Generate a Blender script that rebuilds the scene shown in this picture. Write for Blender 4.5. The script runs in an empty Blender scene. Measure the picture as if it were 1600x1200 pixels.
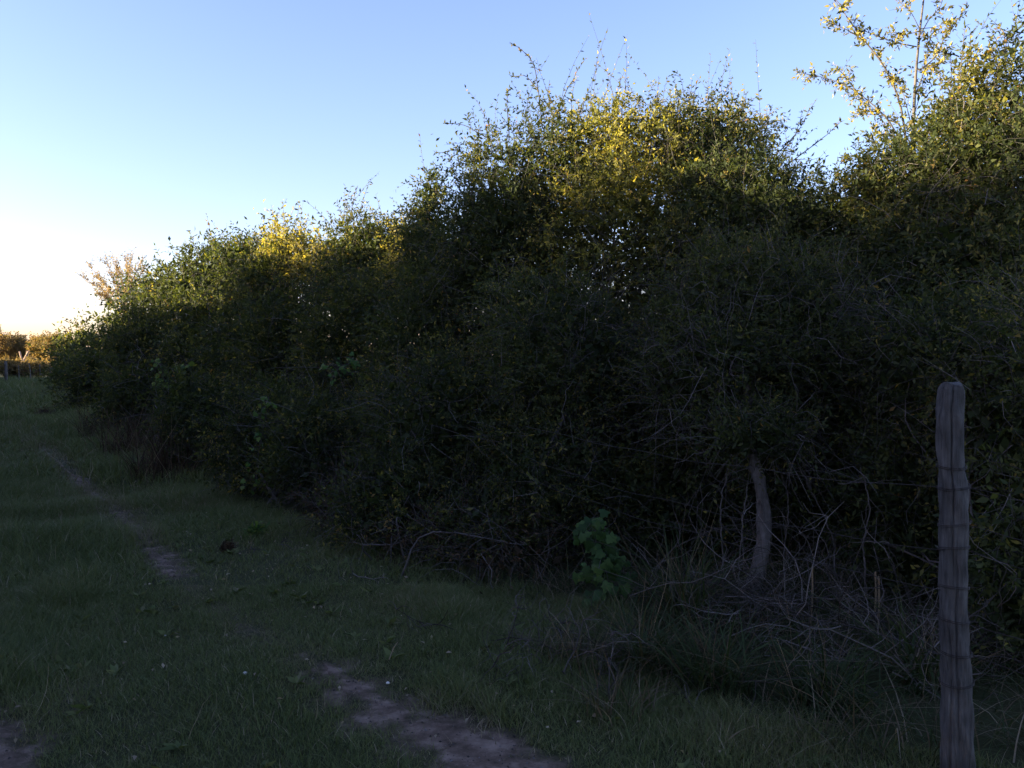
import bpy, math, random
import numpy as np
from mathutils import Vector

R = math.radians
scene = bpy.context.scene
col = scene.collection

# ---------------------------------------------------------------- camera
CAM_Z = 1.60
F = 1358.0                      # focal length in photo pixels (1600 wide)
HORIZON = 560.0
PITCH = math.atan((600 - HORIZON) / F)
cam_d = bpy.data.cameras.new("camera")
cam_d.sensor_width = 36.0
cam_d.lens = F / 1600 * 36.0
cam_d.clip_start, cam_d.clip_end = 0.05, 3000
cam = bpy.data.objects.new("camera", cam_d)
col.objects.link(cam)
cam.location = (0, 0, CAM_Z)
cam.rotation_euler = (R(90) - PITCH, 0, 0)
scene.camera = cam

# ---------------------------------------------------------------- light
SUN_AZ = -100.0                  # degrees, left of the view direction (+y)
SUN_EL = 9.0
EXPOSURE = 2.6
world = bpy.data.worlds.new("World")
scene.world = world
world.use_nodes = True
nt = world.node_tree
sky = nt.nodes.new("ShaderNodeTexSky")
sky.sky_type = 'NISHITA'
sky.sun_disc = False
sky.sun_elevation = R(SUN_EL)
sky.sun_rotation = R(SUN_AZ)
sky.air_density = 1.0
sky.dust_density = 0.8
sky.ozone_density = 2.8
bg = nt.nodes["Background"]
bg.inputs[1].default_value = 0.088
air = nt.nodes.new("ShaderNodeMix")          # slightly violet evening air, the same everywhere in the sky
air.data_type = 'RGBA'; air.blend_type = 'MULTIPLY'
air.inputs[0].default_value = 1.0
air.inputs[7].default_value = (1.12, 0.87, 1.0, 1)
nt.links.new(sky.outputs[0], air.inputs[6])
nt.links.new(air.outputs[2], bg.inputs[0])

sun_d = bpy.data.lights.new("sun", 'SUN')
sun_d.energy = 5.0
sun_d.angle = R(0.5)
sun_d.color = (1.0, 0.84, 0.52)
sun = bpy.data.objects.new("sun", sun_d)
col.objects.link(sun)
SUN_DIR = Vector((math.sin(R(SUN_AZ)) * math.cos(R(SUN_EL)), math.cos(R(SUN_AZ)) * math.cos(R(SUN_EL)), math.sin(R(SUN_EL))))
sun.rotation_euler = SUN_DIR.to_track_quat('Z', 'Y').to_euler()
sun.location = SUN_DIR * 60

vs = scene.view_settings
vs.view_transform = 'Standard'
vs.look = 'None'
vs.exposure = EXPOSURE
vs.gamma = 1.0
vs.use_curve_mapping = False
scene.cycles.max_bounces = 6
scene.cycles.diffuse_bounces = 3
scene.cycles.glossy_bounces = 2
scene.cycles.transmission_bounces = 3

# ---------------------------------------------------------------- helpers
cp, sp = math.cos(PITCH), math.sin(PITCH)

def at(px, py, d):
    """point seen at photo pixel (px, py), d metres in front of the camera"""
    u, v = (px - 800) / F, (600 - py) / F
    k = d / (cp + v * sp)
    return np.array((u * k, d, CAM_Z + k * (v * cp - sp)))

def ground_at(px, py):
    u, v = (px - 800) / F, (600 - py) / F
    k = CAM_Z / (sp - v * cp)
    return np.array((u * k, k * (cp + v * sp)))

def gz(x, y):
    """height of the ground"""
    x, y = np.asarray(x, float), np.asarray(y, float)
    near = np.clip(y / 6.0, 0, 1)
    z = 0.018 * np.sin(1.9 * x + 0.7 * y) + 0.014 * np.sin(2.7 * y - 1.3 * x + 1) + 0.01 * np.sin(5.1 * x + 3.3 * y)
    z = z + 0.03 * np.sin(0.31 * x - 0.23 * y + 2)
    return z * (0.4 + 0.6 * near)

def unit(a):
    return a / np.maximum(np.linalg.norm(a, axis=-1, keepdims=True), 1e-9)

def rdir(rng, n):
    return unit(rng.normal(size=(n, 3)))

class MB:
    """collects quads / triangles and builds ONE mesh object"""
    def __init__(self):
        self.v, self.f4, self.f3, self.t, self.n = [], [], [], [], 0
    def add(self, v, f4=None, f3=None, tint=None):
        v = np.asarray(v, np.float32).reshape(-1, 3)
        if f4 is not None and len(f4):
            self.f4.append(np.asarray(f4, np.int32).reshape(-1, 4) + self.n)
        if f3 is not None and len(f3):
            self.f3.append(np.asarray(f3, np.int32).reshape(-1, 3) + self.n)
        self.v.append(v)
        self.t.append(np.full(len(v), 0.5, np.float32) if tint is None else np.asarray(tint, np.float32))
        self.n += len(v)
    def build(self, name, mat, parent=None, smooth=False):
        me = bpy.data.meshes.new(name)
        v = np.concatenate(self.v)
        f4 = np.concatenate(self.f4) if self.f4 else np.zeros((0, 4), np.int32)
        f3 = np.concatenate(self.f3) if self.f3 else np.zeros((0, 3), np.int32)
        me.vertices.add(len(v))
        me.vertices.foreach_set("co", v.ravel())
        me.loops.add(f4.size + f3.size)
        me.loops.foreach_set("vertex_index", np.concatenate([f4.ravel(), f3.ravel()]))
        me.polygons.add(len(f4) + len(f3))
        st = np.concatenate([np.arange(len(f4)) * 4, f4.size + np.arange(len(f3)) * 3]).astype(np.int32)
        me.polygons.foreach_set("loop_start", st)
        if smooth:
            me.polygons.foreach_set("use_smooth", np.ones(len(st), bool))
        a = me.attributes.new("tint", 'FLOAT', 'POINT')
        a.data.foreach_set("value", np.concatenate(self.t))
        me.update(calc_edges=True)
        me.materials.append(mat)
        o = bpy.data.objects.new(name, me)
        col.objects.link(o)
        if parent is not None:
            o.parent = parent
            o.matrix_parent_inverse = parent.matrix_basis.inverted()
        return o

def empty(name, loc):
    o = bpy.data.objects.new(name, None)
    o.location = loc
    o.empty_display_size = 0.2
    col.objects.link(o)
    return o

def tag(o, label=None, cat=None, group=None, kind=None):
    if label: o["label"] = label
    if cat: o["category"] = cat
    if group: o["group"] = group
    if kind: o["kind"] = kind
    return o

def tubes(mb, P, r, sides=3, rng=None, tint=None, cap=True):
    """P (N,K,3) polylines with radii r (N,K): one bent, tapering tube each"""
    P = np.asarray(P, float)
    N, K, _ = P.shape
    r = np.broadcast_to(np.asarray(r, float), (N, K))
    T = np.empty_like(P)
    T[:, 1:-1] = P[:, 2:] - P[:, :-2]
    T[:, 0] = P[:, 1] - P[:, 0]
    T[:, -1] = P[:, -1] - P[:, -2]
    T = unit(T)
    ref = np.where(np.abs(unit(P[:, -1] - P[:, 0])[:, 2:3]) > 0.8, np.array([[1., 0, 0]]), np.array([[0, 0, 1.]]))[:, None, :]
    U = unit(np.cross(T, np.broadcast_to(ref, T.shape)))
    V = np.cross(T, U)
    a = np.arange(sides) * 2 * math.pi / sides
    ring = P[:, :, None, :] + r[:, :, None, None] * (np.cos(a)[None, None, :, None] * U[:, :, None, :] + np.sin(a)[None, None, :, None] * V[:, :, None, :])
    idx = np.arange(N * K * sides).reshape(N, K, sides)
    A, B = idx[:, :-1], idx[:, 1:]
    f = np.stack([A, np.roll(A, -1, 2), np.roll(B, -1, 2), B], -1).reshape(-1, 4)
    t = None
    if tint is not None:
        t = np.repeat(np.broadcast_to(tint, (N,)), K * sides)
    elif rng is not None:
        t = np.repeat(rng.random(N), K * sides)
    base = mb.n
    mb.add(ring.reshape(-1, 3), f, None, t)
    if cap and sides > 4:
        for e in (0, K - 1):
            c = np.concatenate([P[:, e][:, None], ring[:, e]], 1)
            for q in range(N):
                n0 = np.arange(sides)
                mb.add(c[q], None, np.stack([np.zeros(sides, int), 1 + n0, 1 + np.roll(n0, -1)], 1), None if t is None else np.full(sides + 1, t[q * K * sides]))

def leaves_at(mb, rng, B, LD, ll, lw, up=0.15, tint=None):
    """one folded leaf blade per row: base B, direction LD"""
    n = len(B)
    s = rng.uniform(0.6, 1.25, n)[:, None]
    upv = np.array([0, 0, up]) + rng.normal(size=(n, 3)) * 0.55
    S = unit(np.cross(LD, upv))
    Nn = np.cross(S, LD)
    l, w = ll * s, lw * s * rng.uniform(0.8, 1.2, n)[:, None]
    mid = B + LD * l * 0.42
    tip = B + LD * l - Nn * l * rng.uniform(0, .22, n)[:, None]
    v = np.stack([B, mid + S * w / 2 + Nn * w * .18, tip, mid - S * w / 2 + Nn * w * .18], 1)
    if tint is None:
        tint = rng.random(n)
    mb.add(v.reshape(-1, 3), np.arange(4 * n).reshape(-1, 4), None, np.repeat(tint, 4))

def sprays(lmb, tmb, rng, P, D, L, n, ll, lw, droop=0.25, tr=0.0022, t0=0.1, stem_share=1.0, up=0.15, tbias=None):
    """leafy shoots: N twigs from P along D, n leaves round each"""
    N = len(P)
    L = np.broadcast_to(np.asarray(L, float), (N,))
    curl = rng.normal(size=(N, 3)) * 0.25 + np.array([0, 0, -droop])
    def pos(t):
        return P[:, None] + D[:, None] * (L[:, None] * t)[..., None] + curl[:, None] * (L[:, None] * t ** 2)[..., None]
    t = np.clip(t0 + (1 - t0) * (np.arange(n) + rng.uniform(0, 1, (N, n))) / n, 0, 1)
    B = pos(t)
    T = unit(D[:, None] + 2 * curl[:, None] * t[..., None])
    U = unit(np.cross(T, rdir(rng, N)[:, None]))
    V = np.cross(T, U)
    phi = (np.arange(n) * 2.4)[None] + rng.uniform(-.6, .6, (N, n))
    out = np.cos(phi)[..., None] * U + np.sin(phi)[..., None] * V
    LD = unit(T * 0.55 + out * 0.8 + rng.normal(size=(N, n, 3)) * 0.2)
    tint = None
    if tbias is not None:
        tint = np.clip(np.repeat(tbias, n) * .65 + rng.random(N * n) * .35, 0, 1)
    leaves_at(lmb, rng, B.reshape(-1, 3), LD.reshape(-1, 3), ll, lw, up, tint)
    if tmb is not None and stem_share > 0:
        k = max(1, int(N * stem_share))
        tt = np.broadcast_to(np.array([0, .35, .7, 1.0])[None], (N, 4))
        PP = pos(tt)[:k]
        tubes(tmb, PP, np.array([tr, tr * .8, tr * .6, tr * .3])[None], 3, rng)

def smooth_poly(pts, n):
    """Catmull-Rom through pts, n samples"""
    pts = np.asarray(pts, float)
    if len(pts) == 2:
        s = np.linspace(0, 1, n)[:, None]
        return pts[0] * (1 - s) + pts[1] * s
    P = np.concatenate([[2 * pts[0] - pts[1]], pts, [2 * pts[-1] - pts[-2]]])
    out = []
    for t in np.linspace(0, len(pts) - 1 - 1e-6, n):
        i = int(t); f = t - i
        p0, p1, p2, p3 = P[i], P[i + 1], P[i + 2], P[i + 3]
        out.append(.5 * (2 * p1 + (p2 - p0) * f + (2 * p0 - 5 * p1 + 4 * p2 - p3) * f * f + (3 * p1 - p0 - 3 * p2 + p3) * f ** 3))
    return np.array(out)

def zigzag(rng, P, D, L, K=6, wob=0.35):
    """bare twigs: N polylines that change direction at each node"""
    N = len(P)
    pts = [P]
    d = D.copy()
    for k in range(K - 1):
        d = unit(d + rng.normal(size=(N, 3)) * wob + np.array([0, 0, -0.04]))
        pts.append(pts[-1] + d * (L / (K - 1))[:, None])
    return np.stack(pts, 1)

def blades(mb, rng, x, y, h, w, lean, tint, bend=0.5, seg=3, z=None):
    """grass blades: tapering bent ribbons"""
    n = len(x)
    h = np.broadcast_to(h, (n,)); w = np.broadcast_to(w, (n,)); lean = np.broadcast_to(lean, (n,))
    a = rng.uniform(0, 2 * math.pi, n)
    d = np.stack([np.cos(a), np.sin(a), np.zeros(n)], 1)
    b = a + rng.normal(0, .5, n) + math.pi / 2
    s = np.stack([np.cos(b), np.sin(b), np.zeros(n)], 1)
    z0 = gz(x, y) if z is None else z
    base = np.stack([x, y, z0 - 0.005], 1)
    rows = []
    for k in range(seg):
        t = k / seg
        c = base + d * (lean * h * (t * (1 - bend) + bend * t * t * 1.6))[:, None] + np.array([0, 0, 1.]) * (h * (t - .35 * lean * t * t))[:, None]
        ww = (w * (1 - .75 * t) / 2)[:, None]
        rows += [c - s * ww, c + s * ww]
    t = 1
    rows.append(base + d * (lean * h * (t * (1 - bend) + bend * 1.6))[:, None] + np.array([0, 0, 1.]) * (h * (1 - .35 * lean))[:, None])
    nv = 2 * seg + 1
    v = np.stack(rows, 1)
    i0 = (np.arange(n) * nv)[:, None]
    f4 = np.concatenate([i0 + np.array([[2 * k, 2 * k + 1, 2 * k + 3, 2 * k + 2]]) for k in range(seg - 1)], 0) if seg > 1 else None
    f3 = i0 + np.array([[2 * seg - 2, 2 * seg - 1, 2 * seg]])
    mb.add(v.reshape(-1, 3), f4, f3, np.repeat(tint, nv))

# ---------------------------------------------------------------- materials
def nodes_of(name):
    m = bpy.data.materials.new(name)
    m.use_nodes = True
    t = m.node_tree
    for n in list(t.nodes):
        if n.type != 'OUTPUT_MATERIAL':
            t.nodes.remove(n)
    return m, t, t.nodes["Material Output"]

def ramp(t, cols):
    r = t.nodes.new("ShaderNodeValToRGB")
    e = r.color_ramp.elements
    while len(e) > 1:
        e.remove(e[-1])
    e[0].position = cols[0][0]; e[0].color = (*cols[0][1], 1)
    for p, c in cols[1:]:
        q = e.new(p); q.color = (*c, 1)
    return r

def noise(t, scale, detail=4, rough=.6, dist=0.0):
    n = t.nodes.new("ShaderNodeTexNoise")
    n.inputs["Scale"].default_value = scale
    n.inputs["Detail"].default_value = detail
    n.inputs["Roughness"].default_value = rough
    n.inputs["Distortion"].default_value = dist
    tc = t.nodes.new("ShaderNodeNewGeometry")
    t.links.new(tc.outputs["Position"], n.inputs["Vector"])
    return n

def leaf_mat(name, cols, trans=0.35, tcol=None, rough=0.6, spec=0.15):
    m, t, out = nodes_of(name)
    a = t.nodes.new("ShaderNodeAttribute"); a.attribute_name = "tint"
    r = ramp(t, cols)
    t.links.new(a.outputs["Fac"], r.inputs[0])
    p = t.nodes.new("ShaderNodeBsdfPrincipled")
    p.inputs["Roughness"].default_value = rough
    p.inputs["Specular IOR Level"].default_value = spec
    t.links.new(r.outputs[0], p.inputs["Base Color"])
    if trans > 0:
        tr = t.nodes.new("ShaderNodeBsdfTranslucent")
        r2 = ramp(t, [(q, tuple(min(1, c * k) for c, k in zip(cc, tcol or (1.7, 1.6, 0.6)))) for q, cc in cols])
        t.links.new(a.outputs["Fac"], r2.inputs[0])
        t.links.new(r2.outputs[0], tr.inputs[0])
        mx = t.nodes.new("ShaderNodeMixShader")
        mx.inputs[0].default_value = trans
        t.links.new(p.outputs[0], mx.inputs[1])
        t.links.new(tr.outputs[0], mx.inputs[2])
        t.links.new(mx.outputs[0], out.inputs[0])
    else:
        t.links.new(p.outputs[0], out.inputs[0])
    return m

M = {}
M["leaf"] = leaf_mat("shaded leaf", [(0, (.02, .03, .014)), (.45, (.04, .054, .022)), (.78, (.075, .085, .03)), (.93, (.20, .17, .05)), (1, (.20, .10, .04))], .45)  # dark copy: shade of the hedge face is put into the colour
M["leaf_sunlit"] = leaf_mat("sunlit olive leaf", [(0, (.03, .038, .015)), (.35, (.07, .076, .024)), (.6, (.15, .15, .04)), (.82, (.31, .28, .075)), (1, (.36, .24, .075))], .5)  # brighter copy: sunlight on the crest bushes is put into the colour
M["leaf_sunlit_yellow"] = leaf_mat("sunlit yellow leaf", [(0, (.035, .045, .017)), (.25, (.075, .085, .026)), (.5, (.22, .20, .055)), (1, (.42, .33, .10))], .48)  # yellow copy: sunlit look of the tops is painted into the leaves
M["leaf_bright"] = leaf_mat("fresh vine leaf", [(0, (.03, .07, .022)), (.6, (.058, .115, .032)), (1, (.14, .18, .045))], .35)
M["leaf_brown"] = leaf_mat("dry leaf", [(0, (.03, .022, .014)), (.6, (.06, .04, .022)), (1, (.12, .08, .045))], .25, (1.4, 1.3, 1))
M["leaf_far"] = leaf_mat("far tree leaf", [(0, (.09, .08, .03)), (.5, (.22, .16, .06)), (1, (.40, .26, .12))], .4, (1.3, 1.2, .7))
M["bark_twig"] = leaf_mat("grey twig bark", [(0, (.03, .026, .023)), (.6, (.068, .06, .056)), (1, (.17, .155, .148))], 0, rough=.8)
M["dead_twig"] = leaf_mat("dead grey twig", [(0, (.025, .021, .018)), (.6, (.06, .052, .046)), (1, (.17, .15, .138))], 0, rough=.85)
M["straw"] = leaf_mat("dry straw", [(0, (.07, .048, .028)), (.6, (.13, .095, .055)), (1, (.26, .2, .12))], .2, (1.2, 1.1, .9), rough=.7)
M["grass"] = leaf_mat("grass blade", [(0, (.042, .058, .02)), (.35, (.09, .115, .038)), (.58, (.13, .14, .052)), (.78, (.13, .12, .06)), (.93, (.19, .145, .10)), (1, (.38, .31, .22))], .25, (1.3, 1.4, .7), rough=.6)
M["leaf_gold"] = leaf_mat("golden dry leaf", [(0, (.17, .125, .05)), (.6, (.29, .21, .085)), (1, (.44, .34, .15))], .3, (1.3, 1.2, .8))
M["reed"] = leaf_mat("reddish dry grass", [(0, (.035, .022, .014)), (.6, (.06, .04, .025)), (1, (.13, .09, .055))], .15, (1.2, 1.1, .9), rough=.7)
M["weed"] = leaf_mat("weed blade", [(0, (.018, .03, .011)), (.35, (.036, .054, .018)), (.58, (.06, .064, .026)), (.76, (.08, .062, .036)), (.92, (.11, .082, .056)), (1, (.22, .175, .12))], .25, (1.3, 1.4, .7), rough=.6)
M["leaf_plant"] = leaf_mat("broad green leaf", [(0, (.02, .046, .015)), (.5, (.045, .09, .026)), (1, (.085, .135, .04))], .3)
M["wire"] = leaf_mat("rusty wire", [(0, (.03, .025, .024)), (1, (.05, .042, .04))], 0, rough=.6)

def bark_mat(name, c0, c1, scale, stretch, bump=.6, hi=1.35):
    m, t, out = nodes_of(name)
    tc = t.nodes.new("ShaderNodeTexCoord")
    mp = t.nodes.new("ShaderNodeMapping")
    mp.inputs["Scale"].default_value = stretch
    t.links.new(tc.outputs["Object"], mp.inputs[0])
    n = t.nodes.new("ShaderNodeTexNoise")
    n.inputs["Scale"].default_value = scale; n.inputs["Detail"].default_value = 8; n.inputs["Roughness"].default_value = .7
    t.links.new(mp.outputs[0], n.inputs["Vector"])
    n2 = t.nodes.new("ShaderNodeTexNoise")
    n2.inputs["Scale"].default_value = 7; n2.inputs["Detail"].default_value = 3
    t.links.new(tc.outputs["Object"], n2.inputs["Vector"])
    r = ramp(t, [(.3, c0), (.48, tuple((a + b) / 2 for a, b in zip(c0, c1))), (.62, c1), (.75, tuple(min(1, x * hi) for x in c1))])
    ad = t.nodes.new("ShaderNodeMath"); ad.operation = 'MULTIPLY_ADD'
    ad.inputs[1].default_value = .5
    t.links.new(n2.outputs[0], ad.inputs[0])
    ml = t.nodes.new("ShaderNodeMath"); ml.operation = 'MULTIPLY'; ml.inputs[1].default_value = .55
    t.links.new(n.outputs[0], ml.inputs[0])
    t.links.new(ml.outputs[0], ad.inputs[2])
    t.links.new(ad.outputs[0], r.inputs[0])
    p = t.nodes.new("ShaderNodeBsdfPrincipled")
    p.inputs["Roughness"].default_value = .85
    p.inputs["Specular IOR Level"].default_value = .2
    b = t.nodes.new("ShaderNodeBump"); b.inputs["Strength"].default_value = bump; b.inputs["Distance"].default_value = .01
    t.links.new(n.outputs[0], b.inputs["Height"])
    t.links.new(b.outputs[0], p.inputs["Normal"])
    t.links.new(r.outputs[0], p.inputs["Base Color"])
    t.links.new(p.outputs[0], out.inputs[0])
    return m
M["bark"] = bark_mat("rough grey bark", (.028, .025, .023), (.12, .108, .10), 14, (3, 3, .8), 1.0)
M["bark_warm"] = bark_mat("brown bark", (.10, .075, .055), (.28, .2, .15), 14, (3, 3, .8), .8)
M["post"] = bark_mat("weathered grey timber", (.014, .0135, .0135), (.13, .125, .122), 15, (7, 7, .35), 1.6, 2.2)
M["dead_wood"] = bark_mat("pale dead wood", (.2, .13, .09), (.45, .32, .24), 10, (3, 3, .6), .6)

def ground_mat():
    m, t, out = nodes_of("rough pasture soil")
    n1, n2, n3 = noise(t, 1.1, 5), noise(t, 9, 6, .7), noise(t, 60, 5, .7)
    soil = ramp(t, [(.3, (.018, .015, .009)), (.5, (.028, .027, .012)), (.7, (.042, .034, .02))])
    t.links.new(n2.outputs[0], soil.inputs[0])
    gr = ramp(t, [(.3, (.03, .042, .017)), (.6, (.06, .07, .027)), (.8, (.11, .09, .05))])
    t.links.new(n3.outputs[0], gr.inputs[0])
    mx = t.nodes.new("ShaderNodeMix"); mx.data_type = 'RGBA'
    t.links.new(n1.outputs[0], mx.inputs[0])
    t.links.new(soil.outputs[0], mx.inputs[6]); t.links.new(gr.outputs[0], mx.inputs[7])
    dirt = ramp(t, [(.3, (.06, .041, .03)), (.5, (.135, .094, .071)), (.7, (.26, .19, .15))])
    t.links.new(n2.outputs[0], dirt.inputs[0])
    a = t.nodes.new("ShaderNodeAttribute"); a.attribute_name = "tint"
    s = t.nodes.new("ShaderNodeMath"); s.operation = 'MULTIPLY_ADD'; s.inputs[1].default_value = .9
    t.links.new(n2.outputs[0], s.inputs[0])
    t.links.new(a.outputs["Fac"], s.inputs[2])
    mr = t.nodes.new("ShaderNodeMapRange")
    mr.inputs[1].default_value = .72; mr.inputs[2].default_value = 1.2
    t.links.new(s.outputs[0], mr.inputs[0])
    m2 = t.nodes.new("ShaderNodeMix"); m2.data_type = 'RGBA'
    t.links.new(mr.outputs[0], m2.inputs[0])
    t.links.new(mx.outputs[2], m2.inputs[6]); t.links.new(dirt.outputs[0], m2.inputs[7])
    p = t.nodes.new("ShaderNodeBsdfPrincipled")
    p.inputs["Roughness"].default_value = .95; p.inputs["Specular IOR Level"].default_value = .1
    b = t.nodes.new("ShaderNodeBump"); b.inputs["Strength"].default_value = .7; b.inputs["Distance"].default_value = .02
    t.links.new(n3.outputs[0], b.inputs["Height"]); t.links.new(b.outputs[0], p.inputs["Normal"])
    t.links.new(m2.outputs[2], p.inputs["Base Color"]); t.links.new(p.outputs[0], out.inputs[0])
    return m
M["ground"] = ground_mat()

def dirt_mat():
    m, t, out = nodes_of("trodden pale earth")
    n2, n3 = noise(t, 6, 6, .65), noise(t, 45, 6, .7)
    r = ramp(t, [(.32, (.09, .068, .06)), (.5, (.18, .145, .135)), (.68, (.28, .24, .225))])
    ad = t.nodes.new("ShaderNodeMath"); ad.operation = 'MULTIPLY_ADD'; ad.inputs[1].default_value = .5
    ml = t.nodes.new("ShaderNodeMath"); ml.operation = 'MULTIPLY'; ml.inputs[1].default_value = .5
    t.links.new(n3.outputs[0], ml.inputs[0]); t.links.new(n2.outputs[0], ad.inputs[0]); t.links.new(ml.outputs[0], ad.inputs[2])
    t.links.new(ad.outputs[0], r.inputs[0])
    p = t.nodes.new("ShaderNodeBsdfPrincipled")
    p.inputs["Roughness"].default_value = .95; p.inputs["Specular IOR Level"].default_value = .1
    b = t.nodes.new("ShaderNodeBump"); b.inputs["Strength"].default_value = .8; b.inputs["Distance"].default_value = .02
    t.links.new(ad.outputs[0], b.inputs["Height"]); t.links.new(b.outputs[0], p.inputs["Normal"])
    t.links.new(r.outputs[0], p.inputs["Base Color"]); t.links.new(p.outputs[0], out.inputs[0])
    return m
M["dirt"] = dirt_mat()
M["stone"] = leaf_mat("pale stone", [(0, (.5, .48, .45)), (1, (.62, .6, .56))], 0, rough=.8)

# ---------------------------------------------------------------- ground and paths
def gp(px, py, wpx):
    g = ground_at(px, py)
    return (g[0], g[1], wpx / F * g[1] / 2)
PATHS = {
    "near": [gp(505, 1045, 6), gp(524, 1062, 24), gp(550, 1086, 42), gp(590, 1112, 62), gp(636, 1138, 80), gp(692, 1160, 112), gp(742, 1190, 135), gp(800, 1230, 150), gp(890, 1300, 170), (0.35, 2.2, .18), (0.65, 1.2, .2), (0.8, -1, .2)],
    "far": [gp(60, 700, 1), gp(95, 728, 3), gp(130, 752, 5), gp(165, 778, 8), gp(195, 806, 13), gp(214, 830, 14), gp(222, 842, 4), gp(229, 851, 4), gp(240, 862, 18), gp(258, 885, 24), gp(270, 903, 8)],
    "corner": [gp(-120, 1130, 90), gp(-40, 1155, 60), gp(0, 1190, 44), gp(15, 1240, 50), gp(10, 1320, 60)],
}
FAINT = [[gp(270, 903, 10), gp(330, 950, 8), gp(410, 1000, 10), gp(500, 1040, 30)], [gp(10, 1180, 120), gp(60, 1130, 130), gp(110, 1085, 90)],
         [gp(20, 660, 16), gp(60, 700, 20), gp(95, 728, 24)]]

def strip_dist(x, y, pts):
    """signed distance outside a strip of varying half width (negative inside)"""
    best = np.full(np.shape(x), 99.0)
    for (x0, y0, w0), (x1, y1, w1) in zip(pts[:-1], pts[1:]):
        dx, dy = x1 - x0, y1 - y0
        t = np.clip(((x - x0) * dx + (y - y0) * dy) / (dx * dx + dy * dy + 1e-9), 0, 1)
        d = np.hypot(x - x0 - t * dx, y - y0 - t * dy) - (w0 + t * (w1 - w0))
        best = np.minimum(best, d)
    return best

def wob(x, y):
    return .035 * np.sin(9 * x + 5 * y) + .03 * np.sin(17 * x - 13 * y + 1) + .02 * np.sin(37 * x + 29 * y + 2)

def bare(x, y):
    b = np.zeros(np.shape(x))
    for k, p in PATHS.items():
        d = strip_dist(x, y, p)
        b = np.maximum(b, np.clip(.62 - (d + 1.3 * wob(x, y)) / (np.where(y < 5.5, .055, .036) * np.maximum(y, 2) ** .6) * .35, 0, .8))
    for p in FAINT:
        d = strip_dist(x, y, p)
        b = np.maximum(b, np.clip(.32 - (d + wob(x, y)) / .12 * .25, 0, .32))
    return b

def build_ground():
    ys = np.concatenate([np.linspace(-60, -4, 12), np.linspace(-2, 12, 200), np.linspace(12.3, 70, 120), np.array([90, 130, 200, 350, 700, 1500, 2500])])
    xs = np.concatenate([np.array([-2500, -1200, -500, -200, -100, -60]), np.linspace(-40, -6, 90), np.linspace(-5.9, 3, 160), np.linspace(3.5, 20, 20), np.array([40, 100, 300, 900, 2500])])
    X, Y = np.meshgrid(xs, ys)
    Z = gz(X, Y)
    ny, nx = X.shape
    i = np.arange(ny * nx).reshape(ny, nx)
    f = np.stack([i[:-1, :-1], i[:-1, 1:], i[1:, 1:], i[1:, :-1]], -1).reshape(-1, 4)
    mb = MB()
    mb.add(np.stack([X, Y, Z], -1), f, None, bare(X, Y).ravel())
    o = mb.build("ground", M["ground"], smooth=True)
    tag(o, "rough dark pasture ground beside the overgrown hedge", "ground", kind="structure")

def build_path(name, key, label):
    pts = np.array(PATHS[key])
    c = smooth_poly(pts, 150)
    tg = np.gradient(c[:, :2], axis=0); tg /= np.linalg.norm(tg, axis=1, keepdims=True) + 1e-9
    nr = np.stack([-tg[:, 1], tg[:, 0]], 1)
    rng = np.random.default_rng(5)
    K = 11
    s = np.linspace(-1, 1, K)
    e = np.arange(len(c))
    wl = 1 + .12 * np.sin(e * .55)
    wr = 1 + .12 * np.sin(e * .47 + 2)
    w = np.where(s[None] < 0, wl[:, None], wr[:, None]) * c[:, 2:3] * s[None]
    X = c[:, None, 0] + nr[:, None, 0] * w
    Y = c[:, None, 1] + nr[:, None, 1] * w
    Z = gz(X, Y) + .007 - .012 * (np.abs(s)[None] > .95)
    i = np.arange(len(c) * K).reshape(len(c), K)
    f = np.stack([i[:-1, :-1], i[:-1, 1:], i[1:, 1:], i[1:, :-1]], -1).reshape(-1, 4)
    mb = MB(); mb.add(np.stack([X, Y, Z], -1), f, None, bare(X, Y).ravel())
    tag(mb.build(name, M["ground"], smooth=True), label, "path", kind="structure")

build_ground()
build_path("dirt_path", "near", "pale worn footpath in the grass in the foreground")
build_path("dirt_path", "far", "narrow strip of bare footpath farther along the hedge")
build_path("bare_earth", "corner", "patch of bare earth in the near left corner of the grass")

# hedge base line (x of the hedge foot at a given distance)
HB = np.array([(0.5, 3.6), (2.5, 2.2), (3.3, 1.3), (3.8, .5), (4.3, .25), (5.4, .1), (6.0, -.4), (6.9, -1.25), (8.0, -2.2), (10.3, -3.9), (15.5, -7.1), (24, -12), (36, -18.6), (50, -26), (60, -31)])
def hedge_x(y):
    return np.interp(y, HB[:, 0], HB[:, 1])

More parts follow.
